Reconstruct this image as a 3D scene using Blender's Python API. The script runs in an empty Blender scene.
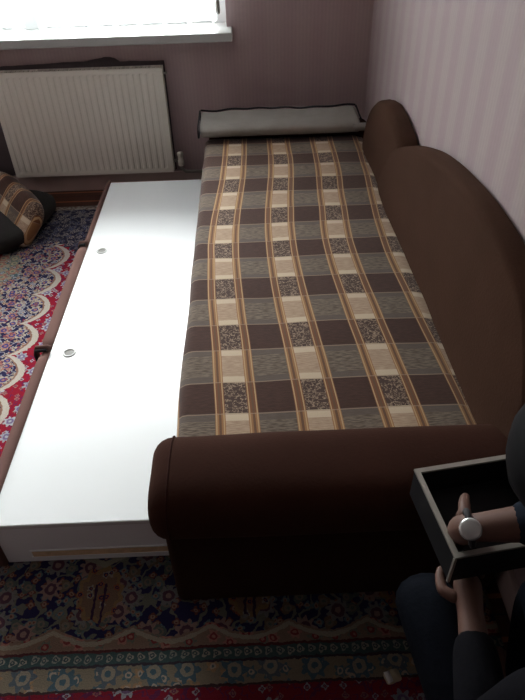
import bpy, bmesh, math, random
from mathutils import Vector, Matrix, noise
random.seed(7)
PI = math.pi
scene = bpy.context.scene
COL = scene.collection

# ------------------------------------------------------------------ helpers
def tag(o, label=None, cat=None, group=None, kind=None):
    if label: o['label'] = label
    if cat: o['category'] = cat
    if group: o['group'] = group
    if kind: o['kind'] = kind
    return o

def empty(name, loc=(0, 0, 0), rot=(0, 0, 0)):
    o = bpy.data.objects.new(name, None)
    o.empty_display_size = .05
    COL.objects.link(o)
    o.location = loc
    o.rotation_euler = rot
    return o

def origin(o):
    v = Vector((0, 0, 0))
    while o is not None:
        v = v + o.location
        o = o.parent
    return v

def add(name, vf, mat, parent=None, smooth=True, bevel=0, sub=0, local=False, seg=3):
    """world-space (or parent-local) verts and faces as ONE mesh object"""
    v, f = vf
    off = Vector((0, 0, 0)) if (local or parent is None) else origin(parent)
    me = bpy.data.meshes.new(name)
    me.from_pydata([tuple(Vector(p) - off) for p in v], [], f)
    me.validate()
    bm = bmesh.new(); bm.from_mesh(me)
    bmesh.ops.recalc_face_normals(bm, faces=bm.faces)
    bm.to_mesh(me); bm.free()
    o = bpy.data.objects.new(name, me)
    COL.objects.link(o)
    if parent is not None: o.parent = parent
    if mat: me.materials.append(mat)
    for p in me.polygons: p.use_smooth = smooth
    if bevel:
        m = o.modifiers.new('bevel', 'BEVEL'); m.width = bevel; m.segments = seg; m.limit_method = 'ANGLE'
        m.harden_normals = smooth
    if sub:
        m = o.modifiers.new('sub', 'SUBSURF'); m.levels = sub; m.render_levels = sub
    return o

def join(*parts):
    V, F = [], []
    for v, f in parts:
        n = len(V); V += [tuple(p) for p in v]; F += [tuple(i + n for i in q) for q in f]
    return V, F

def box(x0, x1, y0, y1, z0, z1):
    v = [(x0, y0, z0), (x1, y0, z0), (x1, y1, z0), (x0, y1, z0), (x0, y0, z1), (x1, y0, z1), (x1, y1, z1), (x0, y1, z1)]
    return v, [(0, 3, 2, 1), (4, 5, 6, 7), (0, 1, 5, 4), (1, 2, 6, 5), (2, 3, 7, 6), (3, 0, 4, 7)]

def rings(rs, cap=True, closed=False):
    n = len(rs[0]); V = [tuple(p) for r in rs for p in r]; F = []
    m = len(rs)
    for i in range(m if closed else m - 1):
        a = i * n; b = ((i + 1) % m) * n
        for j in range(n):
            k = (j + 1) % n
            F.append((a + j, a + k, b + k, b + j))
    if cap and not closed:
        F.append(tuple(range(n))[::-1]); F.append(tuple(range((m - 1) * n, m * n)))
    return V, F

def tube(pts, r, n=10, closed=False):
    pts = [Vector(p) for p in pts]; R = []
    m = len(pts); up = None
    for i, p in enumerate(pts):
        a = pts[(i - 1) % m] if (closed or i > 0) else p
        b = pts[(i + 1) % m] if (closed or i < m - 1) else p
        t = (b - a).normalized()
        if up is None:
            up = Vector((0, 0, 1)) if abs(t.z) < .9 else Vector((1, 0, 0))
        s = t.cross(up).normalized(); u = s.cross(t).normalized(); up = u
        rr = r[i] if isinstance(r, (list, tuple)) else r
        R.append([p + s * rr * math.cos(2 * PI * j / n) + u * rr * math.sin(2 * PI * j / n) for j in range(n)])
    return rings(R, cap=True, closed=closed)

def grid(nx, ny, fn):
    V = [fn(i / nx, j / ny) for j in range(ny + 1) for i in range(nx + 1)]
    F = [(j * (nx + 1) + i, j * (nx + 1) + i + 1, (j + 1) * (nx + 1) + i + 1, (j + 1) * (nx + 1) + i)
         for j in range(ny) for i in range(nx)]
    return V, F

def lathe(prof, c, axis='z', n=24):
    c = Vector(c); R = []
    for r, h in prof:
        ring = []
        for j in range(n):
            a = 2 * PI * j / n
            x, y = r * math.cos(a), r * math.sin(a)
            p = {'z': (x, y, h), 'y': (x, h, -y), 'x': (h, x, y)}[axis]
            ring.append(c + Vector(p))
        R.append(ring)
    return rings(R, cap=True)

def sm(a, b, x):
    t = max(0, min(1, (x - a) / (b - a))); return t * t * (3 - 2 * t)

def interp(tab, x):
    if x <= tab[0][0]: return tab[0][1]
    for (a, b), (c, d) in zip(tab, tab[1:]):
        if x <= c:
            return b + (d - b) * (x - a) / (c - a)
    return tab[-1][1]

# ------------------------------------------------------------------ node language
class NT:
    def __init__(s, name, rough=.7, spec=.5, sheen=0, metal=0, coat=0):
        s.m = bpy.data.materials.new(name); s.m.use_nodes = True
        s.t = s.m.node_tree; s.b = s.t.nodes['Principled BSDF']
        s.b.inputs['Roughness'].default_value = rough
        s.b.inputs['Specular IOR Level'].default_value = spec
        s.b.inputs['Sheen Weight'].default_value = sheen
        s.b.inputs['Metallic'].default_value = metal
        s.b.inputs['Coat Weight'].default_value = coat
        tc = s.t.nodes.new('ShaderNodeTexCoord'); s.vec = tc.outputs['Object']
        sp = s.t.nodes.new('ShaderNodeSeparateXYZ'); s.t.links.new(s.vec, sp.inputs[0])
        s.x, s.y, s.z = [S(s, sp.outputs[i]) for i in range(3)]
    def put(s, sock, v):
        if isinstance(v, S): s.t.links.new(v.o, sock)
        elif hasattr(v, 'is_output'): s.t.links.new(v, sock)
        else: sock.default_value = v
    def math(s, op, *a):
        n = s.t.nodes.new('ShaderNodeMath'); n.operation = op
        for i, v in enumerate(a): s.put(n.inputs[i], v)
        return S(s, n.outputs[0])
    def mix(s, f, a, b):
        n = s.t.nodes.new('ShaderNodeMix'); n.data_type = 'RGBA'
        s.put(n.inputs[0], f)
        for i, v in ((6, a), (7, b)):
            s.put(n.inputs[i], v if isinstance(v, S) else (*v, 1))
        return S(s, n.outputs[2])
    def comb(s, x, y, z=0.0):
        n = s.t.nodes.new('ShaderNodeCombineXYZ')
        for i, v in enumerate((x, y, z)): s.put(n.inputs[i], v)
        return S(s, n.outputs[0])
    def noise(s, vec, scale, detail=2, rough=.5):
        n = s.t.nodes.new('ShaderNodeTexNoise'); s.put(n.inputs['Vector'], vec)
        n.inputs['Scale'].default_value = scale; n.inputs['Detail'].default_value = detail
        n.inputs['Roughness'].default_value = rough
        return S(s, n.outputs['Fac'])
    def voro(s, vec, scale, rnd=1.0):
        n = s.t.nodes.new('ShaderNodeTexVoronoi'); n.voronoi_dimensions = '2D'
        s.put(n.inputs['Vector'], vec); n.inputs['Scale'].default_value = scale
        n.inputs['Randomness'].default_value = rnd
        sp = s.t.nodes.new('ShaderNodeSeparateColor'); s.t.links.new(n.outputs['Color'], sp.inputs[0])
        ps = s.t.nodes.new('ShaderNodeSeparateXYZ'); s.t.links.new(n.outputs['Position'], ps.inputs[0])
        return S(s, n.outputs['Distance']), S(s, sp.outputs[0]), S(s, ps.outputs[0]), S(s, ps.outputs[1])
    def color(s, c):
        s.put(s.b.inputs['Base Color'], c if isinstance(c, S) else (*c, 1)); return s
    def bump(s, h, strength=.3, dist=.002):
        n = s.t.nodes.new('ShaderNodeBump'); n.inputs['Strength'].default_value = strength
        n.inputs['Distance'].default_value = dist
        s.put(n.inputs['Height'], h); s.t.links.new(n.outputs[0], s.b.inputs['Normal']); return s

class S:
    def __init__(s, nt, o): s.nt, s.o = nt, o
    def __add__(s, b): return s.nt.math('ADD', s, b)
    __radd__ = __add__
    def __mul__(s, b): return s.nt.math('MULTIPLY', s, b)
    __rmul__ = __mul__
    def __sub__(s, b): return s.nt.math('SUBTRACT', s, b)
    def __rsub__(s, b): return s.nt.math('SUBTRACT', b, s)
    def __truediv__(s, b): return s.nt.math('DIVIDE', s, b)
    def __lt__(s, b): return s.nt.math('LESS_THAN', s, b)
    def __gt__(s, b): return s.nt.math('GREATER_THAN', s, b)
    def __abs__(s): return s.nt.math('ABSOLUTE', s)
    def frac(s): return s.nt.math('FRACT', s)
    def sin(s): return s.nt.math('SINE', s)
    def cos(s): return s.nt.math('COSINE', s)
    def pow(s, b): return s.nt.math('POWER', s, b)
    def mod(s, b): return s.nt.math('FLOORED_MODULO', s, b)
    def step(s, a, b):
        n = s.nt.t.nodes.new('ShaderNodeMapRange'); n.inputs[1].default_value = a; n.inputs[2].default_value = b
        s.nt.t.links.new(s.o, n.inputs[0]); return S(s.nt, n.outputs[0])

def plain(name, col, rough=.6, var=.12, nscale=8, **k):
    bump = k.pop('bump', 0)
    n = NT(name, rough, **k)
    f = n.noise(n.vec, nscale, 3)
    n.color(n.mix(f, tuple(c * (1 - var) for c in col), tuple(min(1, c * (1 + var)) for c in col)))
    if bump: n.bump(n.noise(n.vec, 120, 2), bump, .002)
    return n.m

def velvet(name, col, sheen=.05):
    n = NT(name, .95, .06, sheen)
    f = n.noise(n.vec, 5, 3); g = n.noise(n.comb(n.x * 1.0, n.y, n.z), 160, 2)
    c = n.mix(f, tuple(c * .75 for c in col), tuple(c * 1.3 for c in col))
    c = n.mix(g * .35, c, tuple(c * .55 for c in col))
    n.color(c); n.bump(g, .5, .002)
    n.b.inputs['Sheen Roughness'].default_value = .5
    n.b.inputs['Sheen Tint'].default_value = (.9, .55, .4, 1)
    return n.m

# --- wallpaper
def wallpaper(name, along, k=1.0, t=(1, 1, 1)):
    n = NT(name, .75, .3)
    u = n.y if along == 'y' else n.x
    ph = (u / .148).frac()
    band = abs(ph - .5) * 2.0
    wide = band.step(.35, .65)
    fine = ((u / .0185).frac() - .5)
    fl = abs(fine).step(.1, .4)
    ca, cb = (.415, .33, .33), (.455, .39, .375)
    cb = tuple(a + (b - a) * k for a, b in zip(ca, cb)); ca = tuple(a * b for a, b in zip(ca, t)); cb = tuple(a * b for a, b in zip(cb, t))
    c = n.mix(wide, ca, cb)
    c = n.mix(fl * .22, c, (.33, .27, .27))
    g = n.noise(n.comb(u * 6.0, (n.z) * 1.2), 6, 3)
    c = n.mix(g * .3, c, (.48, .36, .37))
    v = n.noise(n.vec, 60, 3)
    c = n.mix(v * .25, c, (.30, .25, .25))
    n.color(c); n.bump(v, .15, .002)
    return n.m
M_wr = wallpaper('wallpaper_right', 'y')
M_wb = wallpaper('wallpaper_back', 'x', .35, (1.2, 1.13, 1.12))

# --- plaid
def plaid(name):
    n = NT(name, .95, .15, .15)
    wob = (n.noise(n.vec, 3, 1) - .5) * .012
    dy = (n.y - 2.1) * (1 / .3)
    X = n.x + wob + (n.y - 2.05) * .0070 + n.math('EXPONENT', (n.y - 1.9) * (n.y - 1.9) * -2.78) * .053; Y = n.y + wob + n.math('EXPONENT', dy * dy * -1.0) * .022
    u = ((X + .053) / .208 + .5).frac() - .5
    du = abs(u) * .208
    v = (Y - 1.108).mod(.2548)
    core = du < .0300
    strp = (du < .0570) * (du > .0300)
    sd = du - .0300
    brow = v < .115
    cr = (v > .115) * (v < .141) + (v > .228)
    streak = n.noise(n.comb(n.x * .35, n.y * 2.2), 130, 2)
    fleck = n.noise(n.vec, 80, 2, .6)
    weave = n.noise(n.vec, 420, 1)
    grey = n.mix(streak.step(.38, .62), (.095, .070, .050), (.215, .168, .125))
    brown = n.mix(streak.step(.3, .7), (.042, .016, .010), (.072, .030, .019))
    gb = n.mix(streak, (.085, .065, .052), (.15, .12, .098))
    wide = n.mix(brow, n.mix(cr, grey, gb), brown)
    d = abs(fleck - .5)
    pat = n.mix(d.step(.016, .036), (.36, .26, .18), (.070, .040, .030))
    tan = n.mix(streak.step(.35, .65), (.36, .245, .165), (.50, .375, .26))
    cream = (.60, .49, .35)
    mid = n.mix(brow, n.mix(cr, tan, cream), pat)
    ln = (abs(sd - .004) < .0016) + (abs(sd - .0235) < .0016)
    dk = abs(sd - .014) < .0032
    st = n.mix(brow, (.32, .165, .070), (.19, .078, .032))
    st = n.mix(dk, st, (.15, .075, .04))
    st = n.mix(ln, st, (.52, .34, .17))
    c = n.mix(core, wide, mid)
    c = n.mix(strp, c, st)
    lines = (abs(v - .117) < .0016) + (abs(v - .252) < .0016)
    c = n.mix(lines * .7, c, (.36, .25, .17))
    c = n.mix(weave * .35, c, n.mix(.5, c, (.03, .02, .015)))
    n.color(c); n.bump(n.noise(n.vec, 300, 2), .35, .002)
    return n.m
M_plaid = plaid('plaid_cloth')

# --- carpet
def carpet_mat(zone):
    n = NT('persian_carpet_' + zone, 1.0, .05)
    wx = (n.noise(n.vec, 9, 2) - .5) * .010 + (n.noise(n.vec, 80, 2) - .5) * .011
    wy = (n.noise(n.comb(n.y, n.x), 11, 2) - .5) * .010 + (n.noise(n.comb(n.y, n.x), 75, 2) - .5) * .011
    X = n.x + wx; Y = n.y + wy
    P = n.comb(X, Y)
    def lay(base, scale, r, petals, cols, rnd=.8, off=0.0, thr=0.0):
        p2 = n.comb(X + off, Y + off * .7)
        d, h, px, py = n.voro(p2, scale, rnd)
        ang = n.math('ARCTAN2', (Y + off * .7) - py, (X + off) - px)
        rad = (ang * float(petals)).cos() * (.22 * r) + r
        d = d / scale * 1.0
        m = (d < rad) * (h > thr)
        inner = d < (r * .62); core = d < (r * .28)
        a, b, c3 = cols
        hh = (h * 7.3).frac()
        pc = n.mix(hh > .5, a, b)
        c = n.mix(m, base, pc)
        c = n.mix(m * inner, c, c3)
        c = n.mix(m * core, c, a)
        return c
    cream, crim, navy = (.50, .43, .33), (.33, .012, .030), (.022, .022, .075)
    teal, rust, pink, pale, gold = (.10, .17, .19), (.28, .09, .045), (.42, .20, .16), (.48, .52, .55), (.26, .17, .08)
    # vines
    def vines(base, scale, col, w=.03):
        q = n.noise(P, scale, 1)
        return n.mix(abs(q - .5) < w, base, col)
    # crimson band
    red = vines(crim, 30, (.16, .02, .09), .02)
    red = lay(red, 26, .0075, 4, (pink, pale, (.20, .03, .10)), .9, .31)
    red = lay(red, 11.5, .021, 7, (pale, (.38, .42, .46), (.22, .16, .30)), .55)
    if zone == 'field':
        # busy navy / cream medallion side
        A = vines(navy, 22, (.30, .30, .33), .025)
        A = lay(A, 34, .0085, 4, (cream, pale, rust), .9, .13)
        A = lay(A, 17, .021, 6, (pink, cream, (.06, .06, .22)), .8, .57)
        A = lay(A, 40, .006, 3, (crim, cream, teal), .9, .91, .4)
        B = vines((.40, .36, .27), 20, teal, .035)
        B = lay(B, 30, .010, 4, (teal, rust, pale), .9, .23)
        B = lay(B, 15, .024, 6, ((.20, .24, .20), pink, (.46, .40, .26)), .8, .77)
        nb = n.noise(P, 7, 2) * .16
        side = n.mix((X + nb) < -1.04, A, B)
        side = n.mix(((X > -1.245) * (X < -1.22)), side, (.30, .03, .05))
        side = n.mix(X < -1.245, side, B)
        ph = ((Y - 2.706) / .21 * PI)
        sx = X - (abs(ph.sin()).pow(.62) * .082 - .978)
        left = n.mix(sx > .0, side, red)
        left = n.mix(abs(sx + .0165) < .004, left, (.30, .17, .12))
        left = n.mix(abs(sx) < .0125, left, (.58, .53, .45))

        c = left
    elif zone == 'border':
        far = lay(vines((.030, .030, .062), 24, (.16, .15, .16), .035), 26, .013, 5, ((.34, .30, .27), (.14, .15, .22), navy), .9)
        c = n.mix(Y > 3.085, far, n.mix(n.noise(P, 60, 2).step(.4, .6), (.20, .14, .11), (.40, .36, .32)))
    else:
        # near end: navy field, palmettes; colours dimmed to stand in for foreground shade
        nv = vines(navy, 17, (.16, .17, .13), .03)
        nv = lay(nv, 30, .010, 4, ((.17, .06, .04), teal, (.30, .20, .15)), .95, .41)
        nv = lay(nv, 19, .016, 3, ((.10, .13, .11), (.16, .12, .08), (.20, .17, .13)), 1.0, .83, .35)
        nv = lay(nv, 11.5, .027, 9, ((.30, .20, .17), (.20, .20, .19), (.10, .05, .07)), .85, .19)
        # palmette repeating along x
        qx = ((X + .444) / .40 + .5).frac() - .5
        qx = qx * .40; qy = Y - .855
        ang = n.math('ARCTAN2', qy, qx)
        rr = ((qx * qx) / (.060 * .060) + (qy * qy) / (.078 * .078)).pow(.5) + (ang * 11.0).cos() * .07
        pal = n.mix(rr < .82, gold, (.20, .13, .085))
        pal = lay(pal, 30, .009, 5, (rust, (.30, .27, .22), navy), .9, .66)
        pal = n.mix((abs(abs(qx) - .012) < .0035) * (qy < .03), pal, (.04, .02, .05))
        nv = n.mix(rr < 1.0, nv, pal)
        cres = abs(qy - .085 - abs(qx) * .5) < .010
        nv = n.mix(cres * (abs(qx) < .06), nv, (.28, .27, .20))
        ya = abs(((X + .344) / .20 * PI).sin()) * -.034 + .768
        arch = lay((.26, .18, .13), 22, .015, 6, (pink, (.17, .18, .14), (.24, .05, .05)), .7, .35)
        yd = Y - ya
        near = n.mix(yd > 0.0, arch, nv)
        near = n.mix(abs(yd + .012) < .006, near, (.36, .33, .25))
        tb = lay((.055, .10, .10), 38, .009, 3, ((.32, .30, .24), (.25, .26, .22), (.05, .08, .09)), .15)
        near = n.mix(Y < .703, near, tb)
        near = n.mix(abs(Y - .703) < .0035, near, (.10, .03, .03))
        bb = lay((.24, .20, .14), 26, .013, 5, ((.08, .14, .16), (.35, .22, .12), (.40, .33, .26)), .7, .2)
        bb = lay(bb, 10, .028, 7, ((.07, .13, .16), (.10, .13, .15), (.30, .26, .20)), .25, .1)
        near = n.mix(Y < .668, near, bb)
        near = n.mix(abs(Y - .668) < .003, near, (.05, .04, .05))
        near = n.mix(Y < .612, near, n.mix(.45, red, (.03, .01, .015)))  # crimson mixed darker here, foreground shade put into the colour
        near = n.mix(abs(Y - .612) < .003, near, (.05, .03, .03))
        near = n.mix(Y < .42, near, nv)
        c = near
    pile = n.noise(n.vec, 330, 2)
    c = n.mix(pile * .75, c, n.mix(.75, c, (.018, .013, .016)))
    n.color(c); n.bump(pile, .7, .004)
    return n.m
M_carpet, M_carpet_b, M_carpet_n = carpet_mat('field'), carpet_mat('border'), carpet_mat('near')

# --- floor boards
def boards():
    n = NT('painted_floor_boards', .45, .5)
    ph = ((n.y + .045) / .115).frac()
    g = n.noise(n.comb(n.x * 1.5, n.y * 14.0), 6, 3)
    c = n.mix(g, (.045, .016, .012), (.10, .032, .02))
    c = n.mix((ph > .40) * (ph < .52), c, (.36, .14, .06))
    c = n.mix(ph < .04, c, (.008, .005, .005))
    n.color(c); return n.m
M_floor = boards()

M_brown = velvet('brown_velvet', (.036, .0135, .0088))
M_brown_c = velvet('brown_velvet_cushion', (.055, .0265, .0165))
M_piping = velvet('brown_piping', (.030, .010, .008))
M_rail = velvet('rust_brown_velour', (.16, .092, .080), .1)
M_base = velvet('dark_brown_upholstery', (.026, .012, .008))
M_lam = plain('white_laminate', (.86, .90, .90), .30, .02, 3)
M_edge = plain('grey_laminate_edge', (.70, .72, .70), .5, .06, 20)
M_raw = plain('raw_chipboard', (.70, .52, .32), .8, .3, 60)
M_ring = plain('pale_plastic_ring', (.62, .64, .62), .3, .05, 30)
M_hole = plain('finger_hole_recess', (.20, .20, .18), .6, .2, 40)
M_rad = plain('radiator_enamel', (.86, .84, .74), .45, .04, 4)
M_foil = plain('dark_felt_backing', (.095, .075, .078), .8, .2, 12)
M_white = plain('white_pvc', (.78, .80, .80), .35, .03, 5)
M_sill = plain('grey_white_sill', (.50, .52, .50), .4, .05, 6)
M_base_b = plain('baseboard_paint', (.62, .50, .46), .5, .15, 9)
M_ceil = plain('ceiling_paint', (.55, .52, .50), .9, .05, 3)
M_dark = plain('dark_room_wall', (.10, .07, .07), .9, .2, 3)
M_mat = plain('grey_quilted_cloth', (.25, .23, .205), .85, .2, 14, bump=.5)
M_black = plain('black_binding', (.012, .011, .014), .8, .3, 20)
M_pouf = plain('black_brown_plush', (.011, .008, .007), .95, .3, 25, bump=.8)
M_pipe = plain('painted_pipe', (.32, .31, .27), .4, .1, 20)
M_steel = plain('brushed_steel_rim', (.42, .41, .36), .35, .1, 60, metal=.6)
M_boxd = plain('dark_metal_box', (.010, .010, .011), .6, .2, 20, spec=.2)
M_skin = plain('skin', (.125, .065, .048), .6, .08, 20, spec=.3)
M_hair = plain('black_hair', (.004, .004, .005), .8, .4, 60, spec=.15)
M_coat = plain('black_jacket', (.004, .004, .006), .95, .3, 15, bump=.4, spec=.1)
M_jean = plain('dark_blue_denim', (.0035, .005, .009), .95, .25, 30, bump=.4, spec=.1)
M_navy = plain('navy_sleeve', (.010, .014, .022), .95, .25, 30, spec=.1)
M_watch = plain('silver_watch', (.70, .74, .72), .25, .05, 10, metal=.7)
M_eye = plain('eye_white', (.7, .7, .68), .3, .05, 10)
M_packet = plain('beige_packet_card', (.42, .36, .24), .7, .3, 60)
M_packet2 = plain('white_packet_label', (.6, .6, .58), .6, .1, 60)

# ------------------------------------------------------------------ room
WY, WX, WL, WF, ZC = 3.383, .64, -2.35, -1.7, 2.5
def struct(name, vf, mat, parent=None, **k):
    o = add(name, vf, mat, parent, **k)
    if parent is None: o['kind'] = 'structure'
    return o
struct('floor', box(WL - .1, WX + .1, WF - .1, WY + .25, -.1, -.012), M_floor, smooth=False)
struct('ceiling', box(WL - .1, WX + .1, WF - .1, WY + .25, ZC, ZC + .1), M_ceil, smooth=False)
struct('wall_right', box(WX, WX + .1, WF - .1, WY + .25, -.012, ZC), M_wr, smooth=False)
struct('wall_left', box(WL - .1, WL, WF - .1, WY + .25, -.012, ZC), M_wr, smooth=False)
struct('wall_front', box(WL, WX, WF - .1, WF, -.012, ZC), M_dark, smooth=False)
# back wall with the window opening
WX0, WX1, WZ0, WZ1 = -2.05, -.085, .83, 2.15
struct('wall_back', join(box(WL, WX0, WY, WY + .25, -.012, ZC), box(WX1, WX, WY, WY + .25, -.012, ZC),
                         box(WX0, WX1, WY, WY + .25, -.012, WZ0 - .03), box(WX0, WX1, WY, WY + .25, WZ1, ZC)), M_wb, smooth=False)
struct('baseboard_back', box(WL, WX, WY - .018, WY, -.012, .085), M_base_b, smooth=False, bevel=.004)
struct('baseboard_right', box(WX - .018, WX, WF, WY - .018, -.012, .085), M_base_b, smooth=False, bevel=.004)
struct('trim_1', box(WX0 - .03, -.058, 3.258, WY + .10, .778, .819), M_sill, smooth=False, bevel=.006)  # window sill
win = empty('window_1', (-1.07, WY + .12, WZ0)); win['kind'] = 'structure'
fy0, fy1 = WY + .10, WY + .165
fr = [box(WX0, WX1, fy0, fy1, .815, .829), box(WX0, WX1, fy0, fy1, WZ1 - .07, WZ1),
      box(WX0, WX0 + .07, fy0, fy1, .829, WZ1 - .07), box(WX1 - .07, WX1, fy0, fy1, .829, WZ1 - .07),
      box(-1.11, -1.03, fy0, fy1, .829, WZ1 - .07)]
add('window_frame', join(*fr), M_white, win, smooth=False)
g = bpy.data.materials.new('window_glass'); g.use_nodes = True
gt = g.node_tree; gt.nodes.remove(gt.nodes['Principled BSDF'])
tr = gt.nodes.new('ShaderNodeBsdfTransparent'); gl = gt.nodes.new('ShaderNodeBsdfGlossy'); gl.inputs['Roughness'].default_value = .02
fz = gt.nodes.new('ShaderNodeFresnel'); fz.inputs[0].default_value = 1.3
ms = gt.nodes.new('ShaderNodeMixShader')
gt.links.new(fz.outputs[0], ms.inputs[0]); gt.links.new(tr.outputs[0], ms.inputs[1]); gt.links.new(gl.outputs[0], ms.inputs[2])
gt.links.new(ms.outputs[0], gt.nodes['Material Output'].inputs[0])
for a, b in ((WX0 + .07, -1.11), (-1.03, WX1 - .07)):
    add('window_pane', box(a, b, fy0 + .028, fy0 + .032, .829, WZ1 - .07), g, win, smooth=False)
M_slat = plain('white_blind_fabric', (.92, .93, .93), .8, .02, 3)
_t = M_slat.node_tree; _tl = _t.nodes.new('ShaderNodeBsdfTranslucent'); _tl.inputs[0].default_value = (.95, .96, .97, 1)
_mx = _t.nodes.new('ShaderNodeMixShader'); _mx.inputs[0].default_value = .75
_t.links.new(_t.nodes['Principled BSDF'].outputs[0], _mx.inputs[1]); _t.links.new(_tl.outputs[0], _mx.inputs[2])
_t.links.new(_mx.outputs[0], _t.nodes['Material Output'].inputs[0])
# vertical blind: slats turned almost edge-on to the room
bl = empty('vertical_blind', (-1.07, 3.34, 2.2))
tag(bl, 'white vertical blind hanging in the bright window above the sill', 'blind')
add('head_rail', box(-2.05, -.07, 3.315, 3.365, 2.19, 2.23), M_white, bl, smooth=False, bevel=.004)
k = 0; x = -.142
while x > -2.03:
    c, s = math.cos(math.radians(74)), math.sin(math.radians(74))
    w = .044
    def slat(u, v, x=x):
        d = (u - .5) * 2 * w
        return (x + d * c, 3.335 + d * s, .850 + v * 1.34)
    V, F = grid(6, 2, slat)
    o = add('slat', (V, F), M_slat, bl)
    m = o.modifiers.new('t', 'SOLIDIFY'); m.thickness = .0006; m.offset = 0
    x -= .1185
add('bead_chain', tube([(-.118, 3.33, 2.19), (-.122, 3.325, 1.4), (-.126, 3.33, .93), (-.121, 3.33, .915), (-.116, 3.33, .93), (-.112, 3.325, 1.4), (-.112, 3.33, 2.19)], .0035, 8), M_pipe, bl)
add('cord_weight', lathe([(.004, .05), (.010, .04), (.011, 0), (.008, -.012), (.003, -.014)], (-.121, 3.33, .90)), M_pipe, bl)

# ------------------------------------------------------------------ carpet
def cpt(u, v):
    x = -2.2 + u * 2.78; y = -.6 + v * 3.725
    z = .001 + .0012 * noise.noise(Vector((x * 5, y * 5, 0)))
    return (x, y, z)
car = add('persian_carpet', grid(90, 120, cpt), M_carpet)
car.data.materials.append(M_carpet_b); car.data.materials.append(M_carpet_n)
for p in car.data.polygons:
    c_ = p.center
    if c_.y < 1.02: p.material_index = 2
    elif c_.y > 2.70 + .05 * math.sin(c_.x * 23) + .09 * noise.noise(Vector((c_.x * 9, 0, 0))): p.material_index = 1
m = car.modifiers.new('t', 'SOLIDIFY'); m.thickness = .008; m.offset = -1
tag(car, 'patterned carpet with crimson, navy and cream floral scrolls on the floor', 'carpet')

# ------------------------------------------------------------------ radiator
rad = empty('radiator', (-.86, 3.33, .113))
tag(rad, 'white ribbed panel radiator on the wall under the window', 'radiator')
rx0, rx1, rz0, rz1, ry = -1.295, -.424, .113, .658, 3.300
def ribs():
    cols = []
    xs = rx0 + .018
    cols.append((rx0, 0)); cols.append((xs - .004, 0))
    p = .0335
    while xs + p < rx1 - .015:
        cols += [(xs, .0), (xs + .006, .003), (xs + .0165, .003), (xs + .0225, 0)]
        xs += p
    cols += [(rx1 - .012, 0), (rx1, 0)]
    zs = [(rz0, 0), (rz0 + .018, 0), (rz0 + .028, 1), (rz1 - .028, 1), (rz1 - .018, 0), (rz1, 0)]
    V = [(x, ry + d * f, z) for z, f in zs for x, d in cols]
    n = len(cols)
    F = [(j * n + i, j * n + i + 1, (j + 1) * n + i + 1, (j + 1) * n + i) for j in range(len(zs) - 1) for i in range(n - 1)]
    return V, F
o = add('front_panel', ribs(), M_rad, rad, smooth=False)
m = o.modifiers.new('t', 'SOLIDIFY'); m.thickness = .002; m.offset = 0
add('back_panel', box(rx0, rx1, ry + .045, ry + .05, rz0, rz1), M_rad, rad, smooth=False)
add('side_cover', box(rx1 - .001, rx1 + .005, ry - .002, ry + .052, rz0, rz1 + .003), M_rad, rad, smooth=False, bevel=.002)
add('side_cover', box(rx0 - .005, rx0 + .001, ry - .002, ry + .052, rz0, rz1 + .003), M_rad, rad, smooth=False, bevel=.002)
top = []
x = rx0 + .01
while x < rx1 - .01:
    top.append(box(x, x + .012, ry + .004, ry + .045, rz1 - .004, rz1 + .002)); x += .022
top.append(box(rx0, rx1, ry - .001, ry + .006, rz1 - .005, rz1 + .003)); top.append(box(rx0, rx1, ry + .044, ry + .05, rz1 - .005, rz1 + .003))
add('top_grille', join(*top), M_rad, rad, smooth=False)
add('bottom_edge', box(rx0, rx1, ry, ry + .05, rz0 - .004, rz0 + .001), M_rad, rad, smooth=False)
add('bleed_valve', lathe([(.006, 0), (.006, .018), (.004, .02)], (rx1 + .004, ry + .025, rz1 - .03), 'x', 12), M_pipe, rad)
for bx_ in (-1.2, -.55):
    add('wall_bracket', box(bx_, bx_ + .02, ry + .05, WY - .011, .2, .6), M_pipe, rad, smooth=False)
vx = rx1 + .045
add('supply_pipe', join(tube([(rx1 + .004, ry + .025, .165), (vx, ry + .025, .165)], .009, 10),
                        tube([(vx, ry + .025, .19), (vx, ry + .025, .12), (vx + .02, ry + .028, .098), (vx + .25, ry + .03, .095)], .009, 10)), M_pipe, rad)
vl = add('valve', lathe([(.006, -.012), (.017, -.01), (.017, .018), (.014, .022), (.014, .045), (.017, .048), (.016, .062), (.008, .066)], (vx, ry + .02, .15), 'z', 20), M_rad, rad)
# dark backing sheet stuck on the wall behind the radiator, wavy top
V = []
tops = [(-2.0, .676), (-1.25, .672), (-.95, .680), (-.80, .684), (-.745, .694), (-.70, .703), (-.665, .694), (-.64, .678), (-.418, .674)]
N = 60
def foil(u, v):
    x = -1.9 + u * 1.486
    zt = interp(tops, x) + .003 * noise.noise(Vector((x * 20, 0, 0)))
    z = .092 + v * (zt - .092)
    return (x + (1 - v) * .0, WY - .006 - .002 * noise.noise(Vector((x * 6, z * 6, 2))), z)
o = add('backing_sheet', grid(N, 10, foil), M_foil)
m = o.modifiers.new('t', 'SOLIDIFY'); m.thickness = .003
tag(o, 'dark sheet with an uneven top edge on the wall behind the radiator', 'sheet')

# ------------------------------------------------------------------ sofa
sofa = empty('sofa_bed', (.2, 2.0, 0))
tag(sofa, 'long brown velvet sofa bed against the right wall with its white drawer pulled out', 'sofa')
XL, XR, YN, YF, ZB = -.206, .556, 1.02, 2.95, .412
add('sofa_frame', join(box(-.05, .60, 1.0, 2.96, .015, .19), box(-.185, .60, 1.0, 2.96, .20, .31)), M_base, sofa, smooth=False, bevel=.008)
add('mattress', box(XL + .016, XR + .02, YN - .03, YF + .01, .312, ZB - .012), M_base, sofa, bevel=.02)

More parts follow.
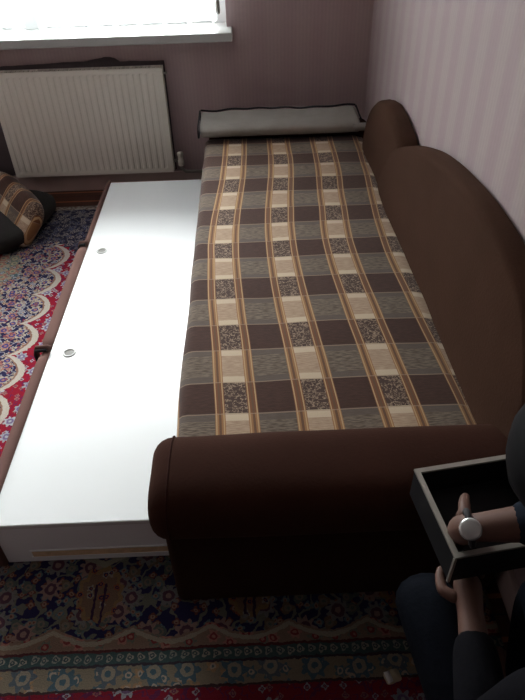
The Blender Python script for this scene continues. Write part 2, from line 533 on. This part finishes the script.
def loft_x(prof, x0, x1, r=.03, n=5, bow=0):
    """extrude a Y-Z profile along X, the ends rounded in"""
    cy = sum(p[0] for p in prof) / len(prof); cz = sum(p[1] for p in prof) / len(prof)
    secs = []
    for i in range(n + 1):
        a = PI / 2 * i / n
        secs.append((x0 + r * (1 - math.sin(a)), r * (1 - math.cos(a))))
    secs = secs[::-1]  # from face to full
    secs = [(x0 + r * (1 - math.cos(PI / 2 * i / n)), r * (1 - math.sin(PI / 2 * i / n))) for i in range(n + 1)]
    mid = [(x0 + (x1 - x0) * t, 0) for t in [j / 10 for j in range(1, 10)]]
    end = [(x1 - (x - x0), d) for x, d in secs[::-1]]
    R = []
    for x, d in secs + mid + end:
        ring = []
        for y, z in prof:
            v = Vector((y - cy, z - cz)); L = v.length
            v = v * max(0, (L - d)) / L
            w = .003 * noise.noise(Vector((x * 4, y * 6, z * 6)))
            ring.append((x, cy + v.x + w, cz + v.y + w))
        R.append(ring)
    return rings(R)

def arm(ya, yb, face, top, low, name, xl=-.250):
    """roll arm: ya/yb outer and inner sides of the roll"""
    cy, ry_ = (ya + yb) / 2, (yb - ya) / 2
    n = 36; prof = []
    cz = (top + low) / 2; rz = (top - low) / 2
    for i in range(n):
        a = 2 * PI * i / n
        c, s = math.cos(a), math.sin(a)
        prof.append((cy + ry_ * math.copysign(abs(c) ** .75, c), cz + rz * math.copysign(abs(s) ** .80, s)))
    a = add(name, loft_x(prof, xl, .612, .045), M_brown, sofa)
    # seam piping round the left end
    pts = [(xl + .046, cy + (y - cy) * 1.0, cz + (z - cz) * 1.0) for y, z in prof]
    add('piping', tube(pts, .0022, 8, closed=True), M_piping, a)
    y0, y1 = (face, face + .16)
    bp = box(xl + .016, .600, y0, y1, .006, low + .05)
    add('arm_panel', bp, M_base, a, smooth=True, bevel=.02)
    return a
arm(.762, 1.012, .822, .492, .336, 'armrest')
arm(2.962, 3.20, 3.0, .436, .26, 'armrest', -.195)

def cushion(name, outline, xf, xb, lean, r=.035, skew=0.0, ymid=1.7):
    """outline: Y-Z loop; xf front face, xb wall side; leans to the wall with height"""
    cy = sum(p[0] for p in outline) / len(outline); cz = sum(p[1] for p in outline) / len(outline)
    R = []
    secs = []
    n = 6
    for i in range(n + 1):
        a = PI / 2 * i / n
        secs.append((xf + r * (1 - math.sin(a)) , r * (1 - math.cos(a)), 1))
    secs = [(xf - .012, .20), (xf - .009, .10)] + [(xf + r * (1 - math.cos(PI / 2 * i / n)), r * (1 - math.sin(PI / 2 * i / n))) for i in range(n + 1)]
    secs += [((xf + xb) / 2 + .01, -.003)]
    secs += [(xb - r * (1 - math.cos(PI / 2 * i / n)), r * (1 - math.sin(PI / 2 * i / n))) for i in range(n, -1, -1)]
    for x, d in secs:
        ring = []
        for y, z in outline:
            v = Vector((y - cy, z - cz)); L = v.length
            v = v * max(.02, (L - d)) / L
            yy, zz = cy + v.x, cz + v.y
            ring.append((min(x + skew * (ymid - yy) + lean * (zz - .42) + .004 * noise.noise(Vector((yy * 5, zz * 5, x * 9))), .632), yy, zz))
        R.append(ring)
    return add(name, rings(R), M_brown_c, sofa)
def arch(tab, zb, n=40):
    """tab: top curve (y, z); closed along the bottom"""
    y0, y1 = tab[0][0], tab[-1][0]
    top = [(y0 + (y1 - y0) * i / n, interp(tab, y0 + (y1 - y0) * i / n)) for i in range(n + 1)]
    # smooth
    for _ in range(2):
        top = [top[0]] + [((a[0] + 2 * b[0] + c[0]) / 4, (a[1] + 2 * b[1] + c[1]) / 4) for a, b, c in zip(top, top[1:], top[2:])] + [top[-1]]
    bot = [(y1 + (y0 - y1) * i / 16, zb) for i in range(0, 17)]
    return top + bot
cushion('backrest', arch([(.90, .60), (.96, .70), (1.05, .77), (1.25, .815), (1.45, .82), (1.68, .80), (1.90, .762), (2.10, .70), (2.26, .63), (2.36, .55), (2.41, .44)], .335), .544, .630, .05, .030, .018, 1.6)
cushion('backrest', arch([(2.10, .56), (2.15, .62), (2.25, .665), (2.40, .692), (2.55, .695), (2.70, .665), (2.80, .60), (2.86, .52), (2.885, .42)], .335), .542, .634, .05, .030)

# drawer
dr = add('storage_drawer', box(-.716, -.06, .962, 3.00, .004, .1722), M_lam, sofa, smooth=False)
add('top_panel', box(-.718, -.055, .958, 3.02, .1725, .187), M_lam, dr, smooth=False, bevel=.0015)
add('front_edge_band', box(-.718, -.06, .9565, .9585, .1725, .1855), M_edge, dr, smooth=False)
# routed raw slot along the near side
add('slot', box(-.640, -.10, .9603, .9622, .034, .060), M_raw, dr, smooth=False)
add('slot_lip', join(box(-.645, -.10, .9590, .9622, .030, .034), box(-.645, -.10, .9590, .9622, .060, .064)), M_lam, dr, smooth=False)
for cy in (2.336, 1.655):
    gp = add('finger_grip', rings([[(-.651 + r * math.cos(2 * PI * j / 28), cy + r * math.sin(2 * PI * j / 28), z) for j in range(28)]
                                   for r, z in ((.023, .1871), (.023, .1895), (.020, .1905), (.0165, .1895), (.0160, .1874))], cap=False), M_ring, dr)
    hd = [(-.651 + .0158 * math.cos(a), cy + .0158 * math.sin(a), .1876) for a in [2 * PI * j / 24 for j in range(24)]]
    add('recess', (hd, [tuple(range(24))]), M_hole, dr, smooth=False)
# front board of the drawer: brown velour in three upholstered lengths
def rail(ya, yb, dx, th, name):
    R = []
    n = 14
    for i in range(n + 1):
        y = ya + (yb - ya) * i / n
        e = min(1, min(i, n - i) / 1.2 + .75)
        xo = -.719; xi = xo - th * e + dx * 0
        zt = .200 * (1 if e == 1 else .985)
        w = .0015 * noise.noise(Vector((y * 7, 0, 3)))
        ring = [(xo, y, .005), (xo, y, zt - .006), (xo - .004, y, zt), (xi + .006, y, zt - .001 + w), (xi, y, zt - .010), (xi + w - .003, y, .10), (xi, y, .005)]
        R.append(ring)
    return add(name, rings(R), M_rail, dr)
rail(2.385, 3.03, 0, .022, 'front_board')
rail(1.672, 2.375, 0, .040, 'front_board')
rail(.950, 1.662, 0, .034, 'front_board')
for y, w in ((2.38, .026), (1.667, .040)):
    pts = [(-.715, y, .202), (-.725, y, .208), (-.722 - w, y, .205), (-.728 - w, y, .19), (-.724 - w, y, .10)]
    add('corner_roll', tube(pts, .009, 10), M_rail, dr)
    add('seam_gap', tube([(p[0] - .001, y - .013, p[2] - .004) for p in pts[1:]], .006, 8), M_black, dr)

# ------------------------------------------------------------------ plaid blanket on the mattress
def blank(u, v):
    # u: across incl. drop on the left; v: along
    W = XR - XL
    s = u * (W + .10) - .10
    y = YN - .02 + v * (YF - YN + .035)
    r = .022
    if s < -r * .57:
        t = s + r * .57
        x, z = XL, ZB - r + t
    elif s < r:
        a = (s + r * .57) / (r * 1.57) * PI / 2
        x, z = XL + r * (1 - math.cos(a)), ZB - r + r * math.sin(a)
    else:
        x, z = XL + s, ZB
    nz = noise.noise(Vector((x * 3, y * 2.2, .3))) * .006 + noise.noise(Vector((x * 9, y * 6, 1.3))) * .002
    if s > 0: z += nz * min(1, s / .05)
    else: x += noise.noise(Vector((0, y * 4, z * 4))) * .006
    e = (y - YN)
    z -= .004 * sm(YF - .05, YF + .01, y)
    z -= .012 * sm(XR - .05, XR, x)
    return (x, y, z)
bk = add('blanket', grid(70, 130, blank), M_plaid)
m = bk.modifiers.new('t', 'SOLIDIFY'); m.thickness = .006; m.offset = 1
tag(bk, 'brown, grey and cream plaid blanket spread over the sofa bed mattress', 'blanket')

# ------------------------------------------------------------------ grey mat over the far arm
mt = empty('folded_mat', (.17, 3.05, .44))
tag(mt, 'folded light grey padded mat with black binding lying on the far armrest', 'mat')
def matsec(x):
    u = (x + .232) / .80
    wv = .006 * noise.noise(Vector((x * 9, 0, 5)))
    prof = [(2.925, .440), (2.908, .446), (2.905, .470), (2.918, .483), (2.955, .490), (3.03, .490), (3.09, .493 + wv), (3.135, .494 + wv * 1.5), (3.142, .487 + wv), (3.13, .447), (3.05, .443), (2.97, .440)]
    return [(x, y + wv * .6, z + .25 * wv) for y, z in prof]
xs = [-.232 + .775 * i / 40 for i in range(41)]
pad = add('padding', rings([matsec(x) for x in xs]), M_mat, mt, sub=1)
# lower flap sticks out further on the right
def flap(u, v):
    x = .50 + u * .085; p = [(2.915, .450), (2.900, .460), (2.902, .472), (2.925, .486)]
    t = v * 3; i = min(2, int(t)); f = t - i
    y = p[i][0] + (p[i + 1][0] - p[i][0]) * f; z = p[i][1] + (p[i + 1][1] - p[i][1]) * f
    return (x, y, z)
o = add('flap', grid(6, 9, flap), M_mat, mt); m = o.modifiers.new('t', 'SOLIDIFY'); m.thickness = .01
bt = [(x, matsec(x)[7][1] + .003, matsec(x)[7][2] + .003) for x in xs]
add('binding', tube(bt, .0048, 8), M_black, mt)
e0 = [(-.236, y, z) for _, y, z in matsec(-.232)]
add('binding', tube(e0, .004, 8, closed=True), M_black, mt)
e1 = [(.546, y, z) for _, y, z in matsec(.543)][4:9]
add('binding', tube(e1, .004, 8), M_black, mt)

# ------------------------------------------------------------------ pouf with plaid cushion, left
pf = empty('footstool', (-1.395, 2.935, 0), (0, 0, math.radians(-14)))
tag(pf, 'low black plush footstool on the carpet beside the radiator', 'footstool')
def rbox(hx, hy, z0, z1, p=4, n=40, m=14):
    R = []
    for j in range(m + 1):
        t = -PI / 2 + PI * j / m
        cr = math.copysign(abs(math.cos(t)) ** (2 / p), 1); zz = math.copysign(abs(math.sin(t)) ** (2 / p), math.sin(t))
        R.append([(hx * max(cr, .02) * math.copysign(abs(math.cos(a)) ** (2 / p), math.cos(a)),
                   hy * max(cr, .02) * math.copysign(abs(math.sin(a)) ** (2 / p), math.sin(a)),
                   (z0 + z1) / 2 + (z1 - z0) / 2 * zz) for a in [2 * PI * i / n for i in range(n)]])
    return rings(R)
add('plush_body', rbox(.335, .30, .012, .110, 4), M_pouf, pf, local=True)
add('base_rim', rbox(.30, .26, .003, .05, 6), M_black, pf, local=True)
pl = add('throw_pillow', rbox(.285, .145, -.055, .055, 3.6, 56, 16), M_plaid, None)
for v in pl.data.vertices:
    r_ = (abs(v.co.x) / .285) ** 3 * (abs(v.co.y) / .145) ** 3
    v.co.x *= 1 + .05 * r_; v.co.y *= 1 + .10 * r_
    v.co.z += .006 * noise.noise(Vector((v.co.x * 9, v.co.y * 9, 1)))
e1 = Vector((-.61, .79, .04)).normalized(); e2 = Vector((-.24, -.50, -.62)); e2 = (e2 - e1 * e2.dot(e1)).normalized()
nn = e1.cross(e2).normalized()
if nn.z < 0: nn = -nn
e2 = nn.cross(e1)
pc = Vector((-1.03, 2.755, .222)) + e1 * .285 - e2 * .145 * (1 if e2.z > 0 else -1) - nn * .05
pl.matrix_world = Matrix(((e1.x, e2.x, nn.x, pc.x), (e1.y, e2.y, nn.y, pc.y), (e1.z, e2.z, nn.z, pc.z), (0, 0, 0, 1)))
tag(pl, 'brown plaid throw pillow lying on the dark footstool by the radiator', 'pillow')

# ------------------------------------------------------------------ open metal box held at the near end
bx = empty('metal_box', (.418, .678, .522), (0, 0, math.radians(8)))
tag(bx, 'small open dark box with a pale metal rim held beside the sofa arm', 'box')
hx, hy, hz, t = .108, .098, .078, .006
rimw = .010
rims = join(box(-hx, -hx + rimw, -hy, hy, hz - .005, hz), box(hx - rimw, hx, -hy, hy, hz - .005, hz),
            box(-hx + rimw, hx - rimw, hy - rimw, hy, hz - .005, hz), box(-hx + rimw, hx - rimw, -hy, -hy + rimw, hz - .005, hz))
add('rim', rims, M_steel, bx, smooth=False, local=True)
add('body', join(box(-hx + .001, -hx + t, -hy + .001, hy - .001, 0, hz - .005), box(hx - t, hx - .001, -hy + .001, hy - .001, 0, hz - .005),
                 box(-hx + t, hx - t, hy - t, hy - .001, 0, hz - .005), box(-hx + t, hx - t, -hy + .001, -hy + t, 0, hz - .005),
                 box(-hx + t, hx - t, -hy + t, hy - t, 0, .005)), M_boxd, bx, smooth=False, local=True)
add('corner_strip', join(box(-hx - .001, -hx + .004, -hy - .001, -hy + .004, .0, hz - .005)), M_steel, bx, smooth=False, local=True)

# ------------------------------------------------------------------ packet on the carpet
pk = empty('paper_packet', (.293, .614, .0), (0, 0, math.radians(18)))
tag(pk, 'small crumpled beige packet lying on the dark carpet near the sofa arm', 'packet')
def pkf(u, v):
    x, y = (u - .5) * .045, (v - .5) * .034
    return (x, y, .005 + .010 * (1 - (2 * u - 1) ** 4) * (1 - (2 * v - 1) ** 4) + .003 * noise.noise(Vector((x * 90, y * 90, 0))))
o = add('wrapper', grid(14, 10, pkf), M_packet, pk, local=True); m = o.modifiers.new('t', 'SOLIDIFY'); m.thickness = .004
o = add('paper_label', ([(-.019, -.014, .0165), (-.006, -.013, .0185), (-.004, .012, .0185), (-.018, .013, .0165)], [(0, 1, 2, 3)]), M_packet2, pk, local=True)
m = o.modifiers.new('t', 'SOLIDIFY'); m.thickness = .001

# ------------------------------------------------------------------ person crouching at the near end of the sofa
def skin(name, chains, mat, parent, root=0, sub=2):
    """chains: list of polylines [(x,y,z,r), ...]; equal points are welded"""
    off = origin(parent) if parent is not None else Vector((0, 0, 0))
    me = bpy.data.meshes.new(name); o = bpy.data.objects.new(name, me); COL.objects.link(o)
    if parent is not None: o.parent = parent
    bm = bmesh.new(); lay = bm.verts.layers.skin.verify(); idx = {}
    roots = []
    for ch in chains:
        prev = None; newisl = True
        for i, p in enumerate(ch):
            key = tuple(round(c, 4) for c in p[:3])
            if key in idx:
                v = idx[key]
                newisl = False
            else:
                v = bm.verts.new(Vector(p[:3]) - off); idx[key] = v
                r = p[3]; v[lay].radius = (r, r) if not isinstance(r, tuple) else r
            if prev is not None and prev is not v: bm.edges.new((prev, v))
            if i == 0 and newisl: roots.append(v)
            prev = v
    for v in roots: v[lay].use_root = True
    bm.to_mesh(me); bm.free()
    me.materials.append(mat)
    s = o.modifiers.new('skin', 'SKIN'); s.use_smooth_shade = True
    u = o.modifiers.new('sub', 'SUBSURF'); u.levels = sub; u.render_levels = sub
    return o
per = empty('person', (.47, .40, 0))
tag(per, 'person in dark clothes crouching beside the sofa arm, wearing a silver watch', 'person')
pel = (.50, .20, .30); spi = (.50, .24, .46); che = (.485, .33, .63); nek = (.475, .41, .74); hd0 = (.463, .49, .79)
Lsh = (.345, .285, .70); Rsh = (.575, .42, .73)
Lel = (.335, .34, .46); Lwr = (.365, .535, .478)
Rel = (.560, .575, .69); Rwr = (.346, .597, .640)
Lhip = (.42, .20, .27); Lkn = (.300, .61, .425); Lan = (.395, .545, .085); Lto = (.405, .70, .030)
Rhip = (.56, .20, .27); Rkn = (.545, .60, .425); Ran = (.545, .50, .085); Rto = (.545, .66, .030)
P = lambda p, r: (*p, r)
lerp = lambda a, b, t: tuple(a[i] + (b[i] - a[i]) * t for i in range(3))
def hand(w, d, side, curl, s=1.0):
    """palm and five fingers; w wrist, d finger direction, side: towards the thumb, curl: bend direction"""
    w, d, side, curl = Vector(w), Vector(d).normalized(), Vector(side).normalized(), Vector(curl).normalized()
    palm = [(*(w), .022), (*(w + d * .035), (.030)), (*(w + d * .070), .026)]
    ch = [palm]
    for i, (L, off) in enumerate(((.068, .026), (.078, .009), (.072, -.009), (.056, -.025))):
        b = w + d * .062 + side * off
        p1 = b + d * L * .42 + curl * .008; p2 = p1 + (d * .6 + curl * .8).normalized() * L * .34; p3 = p2 + (d * .15 + curl).normalized() * L * .3
        ch.append([(*b, .010), (*p1, .0092), (*p2, .0085), (*p3, .0072)])
    b = w + d * .018 + side * .016
    p1 = b + (d * .5 + side).normalized() * .034; p2 = p1 + (d + side * .35 + curl * .4).normalized() * .030; p3 = p2 + (d + curl * .6).normalized() * .022
    ch.append([(*b, .013), (*p1, .0115), (*p2, .010), (*p3, .008)])
    return ch
body = [[P(pel, .07), P(spi, .065), P(che, .07), P(nek, .05), P(hd0, .045)],
        [P(che, .07), P(lerp(che, Lsh, .75), .045), P(Lsh, .042), P(lerp(Lsh, Lel, .5), .042), P(Lel, .036), P(lerp(Lel, Lwr, .4), .034), P(Lwr, .024)],
        [P(che, .07), P(lerp(che, Rsh, .75), .045), P(Rsh, .040), P(lerp(Rsh, Rel, .5), .042), P(Rel, .036), P(lerp(Rel, Rwr, .45), .036), P(lerp(Rel, Rwr, .8), .028), P(Rwr, .023)],
        [P(pel, .07), P(Lhip, .060), P(lerp(Lhip, Lkn, .5), .056), P(Lkn, .050), P(lerp(Lkn, Lan, .35), .048), P(Lan, .032), P(lerp(Lan, Lto, .6), .030), P(Lto, .022)],
        [P(pel, .07), P(Rhip, .060), P(lerp(Rhip, Rkn, .5), .056), P(Rkn, .050), P(lerp(Rkn, Ran, .35), .048), P(Ran, .032), P(lerp(Ran, Rto, .6), .030), P(Rto, .022)]]
body += hand(Rwr, (.10, .42, -.75), (.2, .8, .3), (.5, .5, .1))
body += hand(Lwr, (.15, .9, .05), (-1, .1, .0), (.5, .3, -.2))
bd = skin('body', body, M_skin, per)
# clothes
skin('jacket', [[P(pel, .118), P(spi, .112), P(che, .118), P(lerp(che, nek, .8), .066)],
                [P(che, .118), P(lerp(che, Lsh, .75), .072), P(Lsh, .064), P(lerp(Lsh, Lel, .5), .056), P(Lel, .050), P(lerp(Lel, Lwr, .5), .044), P(lerp(Lel, Lwr, .85), .036)],
                [P(che, .118), P(lerp(che, Rsh, .75), .066), P(Rsh, .056), P(lerp(Rsh, Rel, .6), .054)]], M_coat, per)
skin('sleeve', [[P(lerp(Rsh, Rel, .5), .058), P(Rel, .054), P(lerp(Rel, Rwr, .4), .048), P(lerp(Rel, Rwr, .72), .040)]], M_navy, per)
skin('trousers', [[P(spi, .10), P(pel, .12), P(Lhip, .092), P(lerp(Lhip, Lkn, .5), .078), P(Lkn, .062), P(lerp(Lkn, Lan, .35), .058), P(lerp(Lkn, Lan, .85), .050)],
                  [P(pel, .12), P(Rhip, .088), P(lerp(Rhip, Rkn, .5), .074), P(Rkn, .060), P(lerp(Rkn, Ran, .35), .058), P(lerp(Rkn, Ran, .85), .050)]], M_jean, per)
# head, looking down at the box
hc = Vector((.462, .565, .825))
fw = Vector((-.15, .62, -.77)).normalized()   # face direction
upv = Vector((-.05, .77, .63)); upv = (upv - fw * upv.dot(fw)).normalized(); rt = fw.cross(upv)
def headpt(a, b, k=1.0):
    # a: around up axis (0 = face), b: latitude
    ca, sa, cb, sb = math.cos(a), math.sin(a), math.cos(b), math.sin(b)
    f, s, u = ca * cb, sa * cb, sb
    rf = .095 if f > 0 else .098
    x = s * .075; y = f * rf; z = u * .115
    if u < 0: x *= 1 - .28 * (-u); y *= 1 - .10 * (-u)
    if f > 0:
        y += .022 * math.exp(-((s / .16) ** 2 + ((u + .08) / .22) ** 2))       # nose
        y -= .010 * math.exp(-(((abs(s) - .38) / .16) ** 2 + ((u - .10) / .12) ** 2))  # sockets
        y += .006 * math.exp(-((s / .28) ** 2 + ((u + .48) / .07) ** 2))        # lips
        y += .008 * math.exp(-((s / .3) ** 2 + ((u + .80) / .15) ** 2))         # chin
    return hc + (rt * x + fw * y + upv * z) * k
R = [[headpt(2 * PI * i / 40, -PI / 2 + PI * (j + .2) / 28.4) for i in range(40)] for j in range(29)]
hd = add('head', rings(R), M_skin, per)
for s in (-1, 1):
    add('eye', lathe([(.001, -.010), (.007, -.008), (.010, 0), (.007, .008), (.001, .010)], tuple(hc + rt * s * .030 + fw * .078 + upv * .012), 'z', 12), M_eye, hd)
    ec = hc + rt * s * .068 - fw * .005
    add('ear', tube([ec + upv * .026, ec + rt * s * .010 + upv * .022 - fw * .012, ec + rt * s * .012 - fw * .014, ec + rt * s * .006 - upv * .020, ec - upv * .026], [.006, .008, .007, .007, .005], 8), M_skin, hd)
R = []
for j in range(17):
    row = []
    for i in range(48):
        a = 2 * PI * i / 48
        lo = -.80 + 1.55 * (.5 + .5 * math.cos(a)) ** 3.2 - .45 * (.5 - .5 * math.cos(a))
        b = lo + (PI / 2 - .03 - lo) * j / 16
        k = 1.10 + .08 * abs(math.sin(a)) * math.cos(b) + .03 * noise.noise(Vector((a * 5, b * 5, 0)))
        if j == 0: k = 1.02
        row.append(headpt(a, b, k))
    R.append(row)
add('hair', rings(R), M_hair, hd)
# watch
wv = (Vector(Rwr) - Vector(Rel)).normalized()
wc = Vector(Rwr) + wv * -.004
n1 = Vector((-.15, -.55, .75)); n1 = (n1 - wv * n1.dot(wv)).normalized(); n2 = wv.cross(n1)
add('watch_strap', tube([wc + n1 * .028 * math.cos(a) + n2 * .028 * math.sin(a) for a in [2 * PI * i / 20 for i in range(20)]], .006, 8, closed=True), M_black, per)
fc = wc + n1 * .030
add('watch_face', rings([[fc + n1 * h + (wv * math.cos(a) + n2 * math.sin(a)) * r for a in [2 * PI * i / 28 for i in range(28)]] for r, h in ((.017, -.004), (.019, 0), (.018, .004), (.014, .006))]), M_watch, per)

# ------------------------------------------------------------------ light
w = bpy.data.worlds.new('World'); scene.world = w; w.use_nodes = True
wt = w.node_tree; bg = wt.nodes['Background']
tcw = wt.nodes.new('ShaderNodeTexCoord'); sp = wt.nodes.new('ShaderNodeSeparateXYZ'); wt.links.new(tcw.outputs['Generated'], sp.inputs[0])
mr = wt.nodes.new('ShaderNodeMapRange'); mr.inputs[1].default_value = -.15; mr.inputs[2].default_value = .25; wt.links.new(sp.outputs[2], mr.inputs[0])
mx = wt.nodes.new('ShaderNodeMix'); mx.data_type = 'RGBA'; wt.links.new(mr.outputs[0], mx.inputs[0])
mx.inputs[6].default_value = (.30, .31, .32, 1); mx.inputs[7].default_value = (.94, .97, .965, 1)
wt.links.new(mx.outputs[2], bg.inputs[0]); bg.inputs[1].default_value = 30.0
lt = bpy.data.lights.new('window_portal', 'AREA'); lt.shape = 'RECTANGLE'; lt.size = 1.96; lt.size_y = 1.34
lt.cycles.is_portal = True
lo = bpy.data.objects.new('window_portal', lt); COL.objects.link(lo)
lo.location = (-1.068, WY + .20, 1.49); lo.rotation_euler = (math.radians(-90), 0, 0)

# ------------------------------------------------------------------ camera (solved from the photo's lines)
cam = bpy.data.cameras.new('camera'); co = bpy.data.objects.new('camera', cam); COL.objects.link(co); scene.camera = co
cam.sensor_fit = 'HORIZONTAL'; cam.sensor_width = 36; cam.lens = 616.36 / 525 * 36
cam.clip_start = .02; cam.clip_end = 60
Rv = Vector((0.99916144, -0.03298515, -0.02425697)); Uv = Vector((0.03979508 * 0 + 0, 0, 0))
Fv = Vector((0.00963184, 0.76517145, -0.64375452)).normalized()
Uv = Rv.cross(Fv).normalized()
Mx = Matrix((( Rv.x, Uv.x, -Fv.x, 0), (Rv.y, Uv.y, -Fv.y, 0), (Rv.z, Uv.z, -Fv.z, 1.5576), (0, 0, 0, 1)))
co.matrix_world = Mx

scene.view_settings.view_transform = 'Standard'; scene.view_settings.look = 'None'
scene.view_settings.exposure = 0.35; scene.view_settings.gamma = 1; scene.view_settings.use_curve_mapping = False
